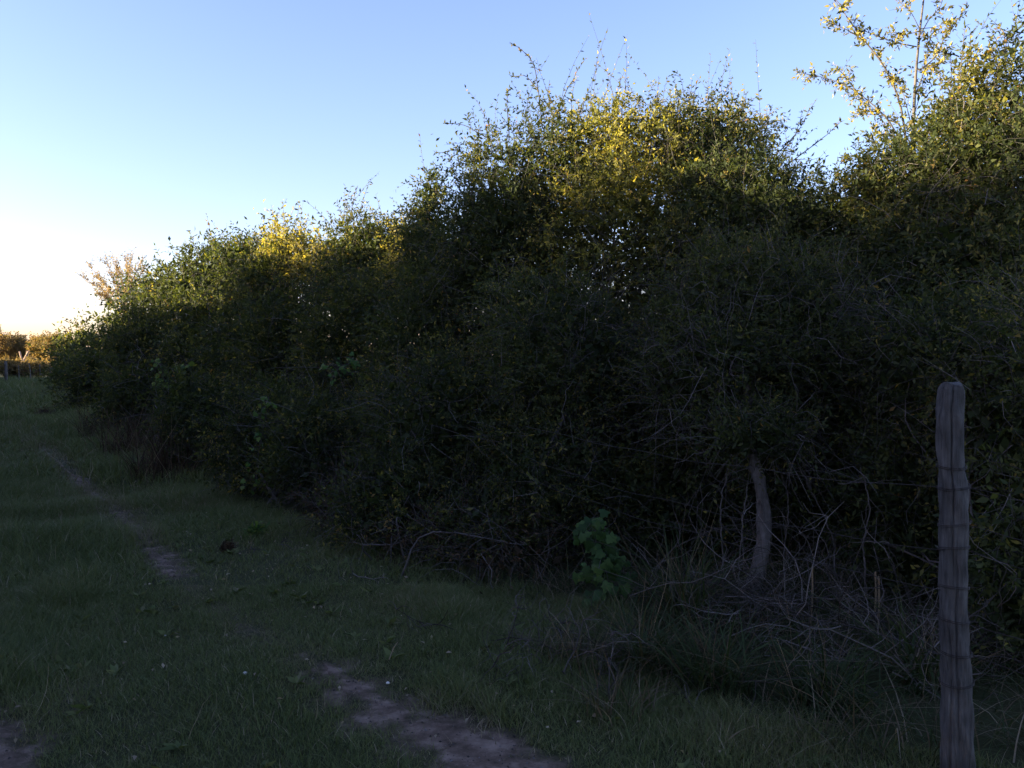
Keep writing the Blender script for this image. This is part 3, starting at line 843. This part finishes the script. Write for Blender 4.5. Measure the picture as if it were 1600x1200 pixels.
grass_clump("arching broad bladed grass clump directly under the broad leaved plant", 1010, 1050, 110, .45, .011, 301, .14, lean=.9)
grass_clump("tall grass clump between the broad leaved plant and the bent trunk", 1065, 985, 110, .65, .012, 302, .14, lean=.7)
grass_clump("bright green grass clump in front of the bent trunk", 1120, 1080, 150, .45, .011, 303, .16, t0=.2, t1=.5, straw=.05)
grass_clump("dark green leafy grass clump on the grass between bent trunk and fence post", 1290, 1110, 190, .34, .012, 304, .2, t0=0, t1=.45, straw=.05)
grass_clump("long bladed grass clump leaning against the left side of the fence post", 1440, 1085, 100, .5, .013, 305, .12, lean=1.0)
grass_clump("low pale dry grass clump at the left edge of the weeds", 880, 1040, 90, .3, .007, 306, .18, straw=.6)
grass_clump("wispy dry grass clump at the near corner of the weeds, close to the footpath", 960, 1120, 80, .28, .007, 307, .18, straw=.5)
GT = "tall dry grass along the far hedge foot"
grass_clump("tall reddish dry grass clump nearest the low dark weed, leftmost of the tall dry grass", 165, 690, 170, .8, .014, 310, .5, mat="reed", t0=0, t1=.5, lean=.55, name="dry_grass_clump", group=GT)
grass_clump("tall reddish dry grass clump in the middle of the dry grass on the hedge foot", 205, 712, 220, 1.0, .013, 311, .5, mat="reed", t0=0, t1=.55, lean=.55, name="dry_grass_clump", group=GT)
grass_clump("tall reddish dry grass clump nearest the camera, above the dark hollow in the hedge foot", 255, 745, 240, .85, .012, 312, .45, mat="reed", t0=0, t1=.55, lean=.55, name="dry_grass_clump", group=GT)

def dead_branches(label, px, py, n, spread, h, seed, d=None):
    rng = np.random.default_rng(seed)
    p = gpt(px, py)
    root = tag(empty("dead_branch", p), label, "dead branches")
    B, T = MB(), MB()
    K = max(5, n // 12)
    P = p + np.stack([rng.normal(0, spread * .5, K), rng.normal(0, spread * .4, K), rng.uniform(0, h * .4, K)], 1)
    Z = zigzag(rng, P, unit(rng.normal(size=(K, 3)) * np.array((1, .7, .3)) + np.array((0, 0, .25))), rng.uniform(.5, 1.1, K) * spread, 7, .28)
    Z[:, :, 2] = np.maximum(Z[:, :, 2], .01)
    tubes(B, Z, np.array([.0038, .0035, .0032, .0028, .0023, .0017, .0009])[None] * rng.uniform(.6, 1.2, (K, 1)), 5, rng)
    B.build("branch", M["dead_twig"], root)
    i, j = rng.integers(0, K, n), rng.integers(0, 6, n)
    P = Z[i, j]
    Z2 = zigzag(rng, P, unit(rdir(rng, n) + np.array((0, 0, .25))), rng.uniform(.1, .5, n) * spread, 6, .4)
    Z2[:, :, 2] = np.maximum(Z2[:, :, 2], .01)
    tubes(T, Z2, np.array([.0026, .0023, .002, .0016, .0012, .0006])[None] * rng.uniform(.6, 1.2, (n, 1)), 3, rng, tint=rng.uniform(.2, 1, n))
    T.build("twigs", M["dead_twig"], root)
dead_branches("tangle of dead grey twigs piled at the foot of the bent trunk", 1165, 975, 620, .8, .55, 320)
dead_branches("fallen grey branch with fine twigs in the weeds below the broad leaved plant", 905, 1035, 330, .6, .22, 321)
dead_branches("dead twiggy branch lying in the weeds left of the fence post", 1360, 1035, 520, .8, .5, 322)
dead_branches("dead thorny branches in the shade right of the fence post", 1570, 1090, 200, .6, .5, 323)
dead_branches("dead brown twigs along the hedge foot beside the bend of the path", 640, 895, 60, .5, .3, 324)
dead_branches("pale broken sticks at the hedge foot near the dark dead clump", 425, 855, 20, .3, .15, 325)

def hedge_stems():
    """thin bare saplings that stand in the dark hollow between the trunk and the post"""
    rng = np.random.default_rng(330)
    labs = [("thin pale stem rising straight from the weeds left of the bent trunk", [(1128, 960), (1130, 880), (1126, 800), (1134, 740)], 5.4),
            ("thin leaning stem just left of the bent trunk", [(1152, 950), (1156, 860), (1168, 760)], 5.3),
            ("reddish forked stem right of the bent trunk in the hollow", [(1305, 880), (1300, 835), (1270, 770), (1245, 720), (1235, 665)], 5.6),
            ("slender upright stem standing behind the sagging wire in the hollow", [(1228, 940), (1226, 860), (1232, 790), (1222, 740)], 5.7),
            ("crooked bare stem midway between bent trunk and fence post", [(1352, 900), (1350, 850), (1358, 790), (1345, 730)], 5.2)]
    for lab, pts, d in labs:
        c = smooth_poly([at(x, y, d) for x, y in pts], 24)
        root = tag(empty("stem", c[0]), lab, "stem")
        c[0, 2] -= 0.1
        m = MB(); tubes(m, c[None] + rng.normal(0, .004, (1, 24, 3)), np.linspace(.0055, .003, 24)[None], 6, rng)
        m.build("stalk", M["bark"], root, smooth=True)
        t = MB()
        k = 9
        P = c[rng.integers(8, 24, k)]
        tubes(t, zigzag(rng, P, unit(rdir(rng, k) + np.array((0, 0, .4))), rng.uniform(.15, .4, k), 5, .3), np.array([.003, .0026, .002, .0015, .0008])[None], 3, rng)
        t.build("twigs", M["bark_twig"], root)
hedge_stems()

def canes():
    for lab, px, y0, y1, d in [("broken straw coloured cane standing in the weeds right of the bent trunk", 1267, 945, 886, 5.0), ("taller broken yellow cane in the weeds left of the fence post", 1371, 990, 900, 4.9), ("short yellow cane close behind the taller broken cane", 1366, 935, 893, 5.0)]:
        rng = np.random.default_rng(int(px))
        a, b = at(px, y0, d), at(px + 2, y1, d)
        a[2] = min(a[2], .05)
        c = smooth_poly([a, a * .5 + b * .5 + np.array((.006, 0, 0)), b], 14)
        m = MB(); tubes(m, c[None], .0055 * (1 + .25 * (np.arange(14) % 4 == 0))[None], 7, rng, tint=np.array([.9]))
        o = m.build("cane", M["straw"], smooth=True)
        tag(o, lab, "cane")
canes()

LEAF_OUT = np.array([(0, 0), (.32, -.12), (.52, .12), (.40, .30), (.50, .55), (.24, .62), (0, 1.0), (-.24, .62), (-.50, .55), (-.40, .30), (-.52, .12), (-.32, -.12)])
def big_leaves(mb, rng, B, size, face, tint):
    """lobed leaf blades hanging from B, their faces turned towards face"""
    n = len(B)
    N = unit(face + rng.normal(size=(n, 3)) * .45)
    Dn = unit(np.array((0, 0, -1.)) + rng.normal(size=(n, 3)) * .6 - N * .3)
    S = unit(np.cross(Dn, N)); Dn = np.cross(N, S)
    o = LEAF_OUT
    v = B[:, None] + size[:, None, None] * (o[None, :, 0:1] * S[:, None] + o[None, :, 1:2] * Dn[:, None] - (np.abs(o[None, :, 0:1]) * .25 + o[None, :, 1:2] ** 2 * .18) * -N[:, None] * -1)
    c = B[:, None] + size[:, None, None] * (.38 * Dn[:, None])
    V = np.concatenate([c, v], 1)
    k = len(o)
    i0 = (np.arange(n) * (k + 1))[:, None, None]
    q = np.arange(k)
    f = i0 + np.stack([np.zeros(k, int), 1 + q, 1 + (q + 1) % k], 1)[None]
    mb.add(V.reshape(-1, 3), None, f.reshape(-1, 3), np.repeat(tint, k + 1))

def vine(name, label, cat, pts, d, wpx, n, size, seed, face=(-.2, -1, .45), depth=.12, mat="leaf_bright", foot_pt=None, tmin=0, tmax=1):
    rng = np.random.default_rng(seed)
    c = smooth_poly([at(x, y, d) for x, y in pts], 40)
    if foot_pt is None: foot_pt = c[0]
    root = tag(empty(name, foot_pt), label, cat)
    S, L = MB(), MB()
    tubes(S, c[None], np.linspace(.006, .002, 40)[None], 5, rng)
    i = rng.integers(0, 40, n)
    wv = np.interp(np.linspace(0, 1, 40), np.linspace(0, 1, len(wpx)), wpx)[i] / F * d
    B = c[i] + np.stack([rng.normal(0, 1, n) * wv * .5, -np.abs(rng.normal(0, depth, n)) , rng.normal(0, .03, n)], 1)
    tubes(S, np.stack([c[i], c[i] * .5 + B * .5 + np.array((0, 0, .02)), B], 1), np.array([.0018, .0015, .0012])[None], 3, rng)
    big_leaves(L, rng, B, size * rng.uniform(.35, 1.3, n), np.array(face), rng.uniform(tmin, tmax, n))
    S.build("vine_stem", M["bark_twig"], root)
    L.build("foliage", M[mat], root)
vine("broad_leaf_plant", "leafy plant with large lobed green leaves climbing at the hedge foot", "plant", [(948, 985), (942, 935), (945, 890), (935, 850), (925, 812)], 5.6, [22, 30, 34, 34, 24], 240, .066, 340, tmax=.7, mat="leaf_plant")
vine("climbing_vine", "light green vine hanging down the hedge face above the pale broken sticks", "vine", [(398, 765), (402, 730), (405, 700), (410, 675), (418, 640), (420, 615)], 9.2, [14, 26, 16, 22, 14, 8], 46, .05, 341, tmin=.3)
vine("climbing_vine", "light green vine in the far hedge above the tall dry grass", "vine", [(262, 605), (256, 590), (252, 572), (250, 560)], 16, [20, 18, 14, 10], 40, .075, 342, tmin=.3)
vine("climbing_vine", "small bright green vine cluster right of the far hedge vine", "vine", [(278, 578), (287, 571), (298, 569)], 16, [8, 10, 8], 16, .085, 343, tmin=.4)
vine("climbing_vine", "green vine tuft on the dark hedge face below the slim spire", "vine", [(520, 590), (530, 575), (545, 568), (555, 560)], 9.0, [24, 30, 26, 10], 46, .045, 344, tmin=.1, tmax=.8)

def russet_spray():
    rng = np.random.default_rng(346)
    c = at(822, 500, 8.3)
    root = tag(empty("dead_spray", c), "spray of rust brown dead leaves in the middle of the hedge face", "dead leaves")
    L, T = MB(), MB()
    n = 26
    P = c + rng.normal(size=(n, 3)) * np.array((.14, .05, .07))
    sprays(L, T, rng, P, unit(rdir(rng, n) + np.array((-.3, -.4, 0))), rng.uniform(.1, .22, n), 9, .03, .013)
    L.build("leaves", M["leaf_brown"], root); T.build("twigs", M["bark_twig"], root)
russet_spray()

def small_things():
    rng = np.random.default_rng(350)
    # low dark weed on the far grass and dark clump by the hedge foot
    for lab, px, py, w, h, n, ll, mat in [("low dark brown weed clump alone on the far grass", 70, 650, .3, .32, 200, .05, "leaf_brown"), ("small dark clump of dead leaves on the grass beside the hedge foot", 355, 858, .07, .09, 90, .03, "leaf_brown"), ("leafy green weed at the hedge foot beside the dark dead clump", 400, 840, .10, .12, 80, .05, "leaf_bright")]:
        p = gpt(px, py)
        root = tag(empty("weed_clump", p), lab, "weed")
        L, T = MB(), MB()
        q = rdir(rng, n) * (rng.random(n) ** .4)[:, None] * np.array((w, w, h * .6)); q[:, 2] = np.abs(q[:, 2]) + .01
        sprays(L, T, rng, p + q * .6, unit(q + np.array((0, 0, .1))), rng.uniform(.5, 1.2, n) * h * .6, 6, ll, ll * .4)
        L.build("leaves", M[mat], root); T.build("stems", M["bark_twig"], root)
    for lab, px, py, r in [("round white pebble on the grass left of the near footpath", 383, 1070, .011), ("small pale stone at the near edge of the footpath", 606, 1082, .009), ("tiny white pebble on the grass below the end of the far footpath", 258, 994, .006)]:
        p = gpt(px, py)
        m = MB()
        a, b = np.meshgrid(np.linspace(0, 2 * math.pi, 13)[:-1], np.linspace(0, math.pi, 8))
        rr = r * (1 + .12 * np.sin(3 * a + px) * np.sin(b))
        V = np.stack([rr * np.cos(a) * np.sin(b), .8 * rr * np.sin(a) * np.sin(b), .7 * rr * np.cos(b) + r * .6 + .012], -1) + p
        i = np.arange(96).reshape(8, 12)
        m.add(V, np.stack([i[:-1], i[1:], np.roll(i[1:], -1, 1), np.roll(i[:-1], -1, 1)], -1).reshape(-1, 4))
        tag(m.build("pebble", M["stone"], smooth=True), lab, "pebble")
    for lab, (x0, y0), (x1, y1) in [("single straw stalk leaning out of the grass above the near footpath", (608, 1046), (620, 1020)), ("long pale straw stalk lying on the grass at the lower right", (1130, 1172), (1182, 1143)), ("bleached bent stick lying in the weeds before the fence post", (1365, 1040), (1400, 1072))]:
        a, b = gpt(x0, y0), gpt(x1, y1)
        a[2] += .015; b[2] += .07; b[1] = a[1] * .6 + b[1] * .4; b[0] = (x1 - 800) / F * b[1]
        m = MB(); tubes(m, smooth_poly([a, a * .5 + b * .5 + np.array((0, 0, .012)), b], 8)[None], np.linspace(.0035, .0015, 8)[None], 5, rng, tint=np.array([.95]))
        tag(m.build("straw_stalk", M["straw"]), lab, "straw")
small_things()

# ---------------------------------------------------------------- near fence
def near_fence():
    rng = np.random.default_rng(70)
    D = 3.2
    f0 = at(1492, 1210, D)
    g = float(gz(f0[0], D))
    root = tag(empty("wire_fence", (f0[0], D, g)), "sagging wire fence tied to the weathered round post at right", "fence")
    # post: a lofted, slightly crooked round timber with a chamfered top
    prof = [(1200, 1497, 25.5), (1120, 1496, 24.5), (1050, 1494, 23), (980, 1490, 21.5), (920, 1490, 21), (860, 1490, 21.5), (800, 1491, 22), (765, 1490, 22), (735, 1487, 20), (700, 1485, 19.5), (660, 1485, 21), (640, 1484, 20.5), (618, 1486, 19.5), (608, 1486, 18.5), (602, 1487, 16.5), (599, 1487, 14)]
    pz = [at(x, y, D) for y, x, r in prof]
    rr = [r * .96 / F * D for y, x, r in prof]
    base = pz[0].copy(); base[2] = g - .15
    P = np.array([base] + pz); r = np.array([rr[0] * 1.05] + rr)
    n = 200
    s = np.linspace(0, len(P) - 1, n)
    C = np.stack([np.interp(s, np.arange(len(P)), P[:, k]) for k in range(3)], 1)
    rad = np.interp(s, np.arange(len(P)), r)
    S = 110
    a = np.arange(S) * 2 * math.pi / S
    hz = C[:, 2]
    crack = .0022 * np.sin(a * 5 + 1.2)[None] * (.6 + .4 * np.sin(s * 1.3)[:, None])
    for q in range(26):
        a0, z0, ln, dp, wd = rng.uniform(0, 6.28), rng.uniform(-.2, 1.5), rng.uniform(.12, .5), rng.uniform(.003, .012), rng.uniform(.03, .08)
        aa = a0 + .10 * np.sin(hz * 6 + q) + .03 * np.sin(hz * 31 + q)
        da = (a[None] - aa[:, None] + math.pi) % (2 * math.pi) - math.pi
        crack = crack - dp * np.exp(-(da / wd) ** 2) * np.clip(1 - ((hz - z0) / ln) ** 2, 0, 1)[:, None]
    knots = .006 * np.exp(-((a[None] - 4.6) ** 2 * 6 + (s[:, None] - 8.2) ** 2 * 2)) + .008 * np.exp(-((a[None] - 3.4) ** 2 * 5 + (s[:, None] - 11.3) ** 2 * 2))
    knob = .0015 * np.sin(hz * 11 + .7)[:, None] * np.sin(a * 2 + 1)[None] + .0015 * np.sin(hz * 23)[:, None] * np.sin(a * 3 + 2)[None] + .0025 * np.sin(hz[:, None] * 37 + 4 * a[None])
    RR = rad[:, None] + knob + crack + knots + rng.normal(0, .0004, (n, S))
    V = np.stack([C[:, None, 0] + RR * np.cos(a)[None], C[:, None, 1] + RR * np.sin(a)[None], np.broadcast_to(C[:, None, 2], RR.shape) + (s[:, None] > len(P) - 2.2) * .006 * np.sin(a * 2 + 1)[None]], -1)
    i = np.arange(n * S).reshape(n, S)
    f = np.stack([i[:-1], np.roll(i[:-1], -1, 1), np.roll(i[1:], -1, 1), i[1:]], -1).reshape(-1, 4)
    mb = MB(); mb.add(V, f)
    top = V[-1]; c = top.mean(0) + np.array((0, 0, .004))
    k = np.arange(S)
    mb.add(np.concatenate([[c], top]), None, np.stack([np.zeros(S, int), 1 + k, 1 + np.roll(k, -1)], 1))
    post = mb.build("post", M["post"], root, smooth=True)
    # wires wrapped round the post, then running along the hedge on both sides
    fd = np.array((-math.sin(R(26)), math.cos(R(26)), 0))
    for q, (y, sag, left, right) in enumerate([(731, .02, 0, 0), (763, .05, 1, 1), (821, .03, 0, 1), (858, .07, 1, 1), (919, .06, 1, 0), (970, .02, 0, 1), (1020, .05, 1, 1), (1067, .03, 0, 0)]):
        cc = at(1490, y, D)
        rad = np.interp(cc[2], C[:, 2], C[:, 0] * 0 + np.interp(s, np.arange(len(P)), r)) + .0055
        cx = np.interp(cc[2], C[:, 2], C[:, 0])
        th = np.linspace(0, 4 * math.pi, 60)
        w = np.stack([cx + rad * np.cos(th), D + rad * np.sin(th), cc[2] + .007 * np.sin(th + q) + .006 * th / 6], 1)
        m1 = MB(); tubes(m1, w[None], np.full((1, 60), .0015), 5, rng)
        m1.build("wire_tie", M["wire"], post)
        for on, dr, ln in ((left, fd, 3.4), (right, -fd, 2.4)):
            if not on: continue
            t = np.linspace(0, 1, 30)
            st = np.array((cx + math.copysign(rad, dr[0]) * .9, D - .02, cc[2]))
            line = st[None] + dr[None] * (t * ln)[:, None]
            line[:, 2] += -sag * 4 * t * (1 - t) + .006 * np.sin(t * 23 + q)
            line[:, 0] += .008 * np.sin(t * 17 + q * 2)
            m2 = MB(); tubes(m2, line[None], np.full((1, 30), .0014), 5, rng)
            m2.build("wire", M["wire"], root)
near_fence()

# ---------------------------------------------------------------- far fence, field and trees beyond it
def far_fence():
    rng = np.random.default_rng(71)
    root = tag(empty("wire_fence", (-29.5, 55, 0)), "distant dark post and wire fence across the end of the track", "fence")
    posts = [(-22, 55.5, 33, 2.2), (9, 55, 36, 5.5), (29, 55, 30, 1.8), (45, 54, 34, 2.0), (62, 55, 32, 1.8), (78, 54.5, 31, 2.0), (96, 55, 31, 1.8)]
    tops = []
    for q, (px, d, hpx, w) in enumerate(posts):
        x = (px - 800) / F * d
        h = hpx / F * d
        k = np.linspace(0, 1, 8)
        bow = .10 * np.sin(k * 3.1) * (1 if q == 3 else .25)
        c = np.stack([x + bow, np.full(8, d), gz(x, d) - .1 + k * (h + .1)], 1)
        m = MB(); tubes(m, c[None], (w / F * d * .42) * np.linspace(1.1, .85, 8)[None], 8, rng)
        m.build("post", M["bark"], root, smooth=True)
        tops.append((x, d, h))
    for z in (.25, .55, .85, 1.1):
        pts = np.array([(x, d - .06, z + .02 * math.sin(x * 3 + z)) for x, d, h in tops])
        m = MB(); tubes(m, pts[None], np.full((1, len(pts)), .006), 4, rng)
        m.build("wire", M["wire"], root)
far_fence()

def dead_tree():
    rng = np.random.default_rng(72)
    D = 62
    b = foot(37, D)
    root = tag(empty("dead_tree", (b[0], b[1], 0)), "forked pale dead tree stump lit orange by the sun beyond the distant fence", "tree")
    m = MB()
    B0 = np.array((b[0], D, -.1)); fk = at(36, 566, D)
    tubes(m, smooth_poly([B0, fk], 6)[None], np.linspace(.16, .13, 6)[None], 10, rng)
    for pts, r in (([fk, at(33, 558, D), at(30.5, 549, D)], (.085, .055)), ([fk, at(39, 560, D), at(42.5, 553, D), at(45, 548.5, D)], (.095, .06)), ([at(42, 554, D), at(42, 551, D), at(41.5, 548, D)], (.05, .035)), ):
        tubes(m, smooth_poly(pts, 8)[None], np.linspace(r[0], r[1], 8)[None], 8, rng)
    m.build("trunk", M["dead_wood"], root, smooth=True)
dead_tree()

def low_bush(name, label, cat, px, d, wpx, hpx, seed, mat, n, ll, group=None, depth=1.2):
    rng = np.random.default_rng(seed)
    b = foot(px, d)
    root = tag(empty(name, (b[0], b[1], 0)), label, cat, group)
    Rx, Rz = wpx / F * d, hpx / F * d
    L, T = MB(), MB()
    nl = 9
    lc = np.stack([rng.uniform(-.75, .75, nl) * Rx, rng.uniform(-.6, .6, nl) * depth, rng.uniform(.35, .8, nl) * Rz], 1)
    k = rng.integers(0, nl, n)
    lr = rng.uniform(.3, .5, nl)[k]
    q = lc[k] + rdir(rng, n) * (lr * rng.random(n) ** .4)[:, None] * np.array((Rx, depth, Rz * .9))
    q[:, 2] = np.abs(q[:, 2])
    P = q + np.array((b[0], b[1], 0))
    sprays(L, T, rng, P, unit(rdir(rng, n) * .7 + np.array((0, 0, .8))), rng.uniform(2, 5, n) * ll, 9, ll, ll * .45, tr=ll * .07, stem_share=.5, tbias=rng.random(nl)[k])
    for e in lc:
        c = smooth_poly([np.array((b[0], b[1], -.05)), np.array((b[0], b[1], 0)) + e * np.array((.6, .6, .5)), np.array((b[0], b[1], 0)) + e], 7)
        tubes(T, c[None], np.linspace(ll * .35, ll * .12, 7)[None], 5, rng)
    L.build("crown", M[mat], root)
    T.build("stems", M["bark_warm"], root)
    return root

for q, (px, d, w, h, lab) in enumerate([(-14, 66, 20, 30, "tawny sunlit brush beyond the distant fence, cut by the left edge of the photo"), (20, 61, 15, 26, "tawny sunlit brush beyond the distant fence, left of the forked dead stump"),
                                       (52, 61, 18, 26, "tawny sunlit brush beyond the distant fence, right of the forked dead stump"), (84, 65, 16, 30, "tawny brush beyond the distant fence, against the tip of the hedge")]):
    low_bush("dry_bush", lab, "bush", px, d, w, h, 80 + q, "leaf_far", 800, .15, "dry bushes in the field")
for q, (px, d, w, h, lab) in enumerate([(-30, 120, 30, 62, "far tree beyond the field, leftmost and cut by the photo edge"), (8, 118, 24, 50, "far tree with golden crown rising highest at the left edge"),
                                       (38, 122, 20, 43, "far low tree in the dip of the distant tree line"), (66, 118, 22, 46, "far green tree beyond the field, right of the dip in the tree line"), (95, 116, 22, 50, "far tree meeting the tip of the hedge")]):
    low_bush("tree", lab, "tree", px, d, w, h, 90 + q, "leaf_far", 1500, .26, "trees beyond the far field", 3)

# off to the left, out of the photograph: the trees that shade the track
def shade_trees():
    rng = np.random.default_rng(95)
    L, T = MB(), MB()
    H = 5.0
    n = 2600
    nl = 26
    k = rng.integers(0, nl, n)
    lc = np.stack([rng.uniform(-1.5, 1.5, nl), rng.uniform(-1.5, 1.5, nl), rng.uniform(.5, H - .8, nl)], 1)
    P = lc[k] + rdir(rng, n) * (rng.random(n) ** .4)[:, None] * np.array((1.1, 1.1, .8))
    P[:, 2] = np.abs(P[:, 2])
    sprays(L, T, rng, P, unit(rdir(rng, n) + np.array((0, 0, .4))), rng.uniform(.3, .6, n), 14, .13, .08, tr=.006, stem_share=.4)
    for e in lc:
        c = smooth_poly([np.array((0, 0, -.1)), e * np.array((.4, .4, .55)), e], 8)
        tubes(T, c[None], np.linspace(.08, .02, 8)[None], 6, rng)
    root0 = empty("tree", (0, 0, 0))
    cr, tk = L.build("crown", M["leaf"], root0), T.build("branches", M["bark"], root0)
    u = np.array((-math.sin(R(27)), math.cos(R(27)))); nn = np.array((math.cos(R(27)), math.sin(R(27))))
    s, q = -2.0, 0
    while s < 86:
        off = 11.0 + rng.uniform(-.7, .7)
        p = nn * 2.9 + u * s - nn * off
        hgt = np.interp(s, SHADE_S, SHADE_H) / H * rng.uniform(.95, 1.06)
        if q == 0:
            r = root0
        else:
            r = root0.copy(); col.objects.link(r)
            for c0 in (cr, tk):
                c = c0.copy(); col.objects.link(c); c.parent = r
        r.location = (p[0], p[1], float(gz(p[0], p[1])))
        r.rotation_euler = (0, 0, rng.uniform(0, 6.28))
        r.scale = (1, 1, hgt)
        tag(r, "leafy tree of the row left of the track, outside the photo, shading the grass", "tree", "shade trees left of the track")
        s += rng.uniform(1.5, 2.1); q += 1
SHADE_S = [-4, 13, 18, 28, 40, 56, 68, 75, 84]
SHADE_H = [5.75, 5.55, 4.65, 4.35, 4.0, 3.1, 2.5, 1.6, 1.3]
shade_trees()
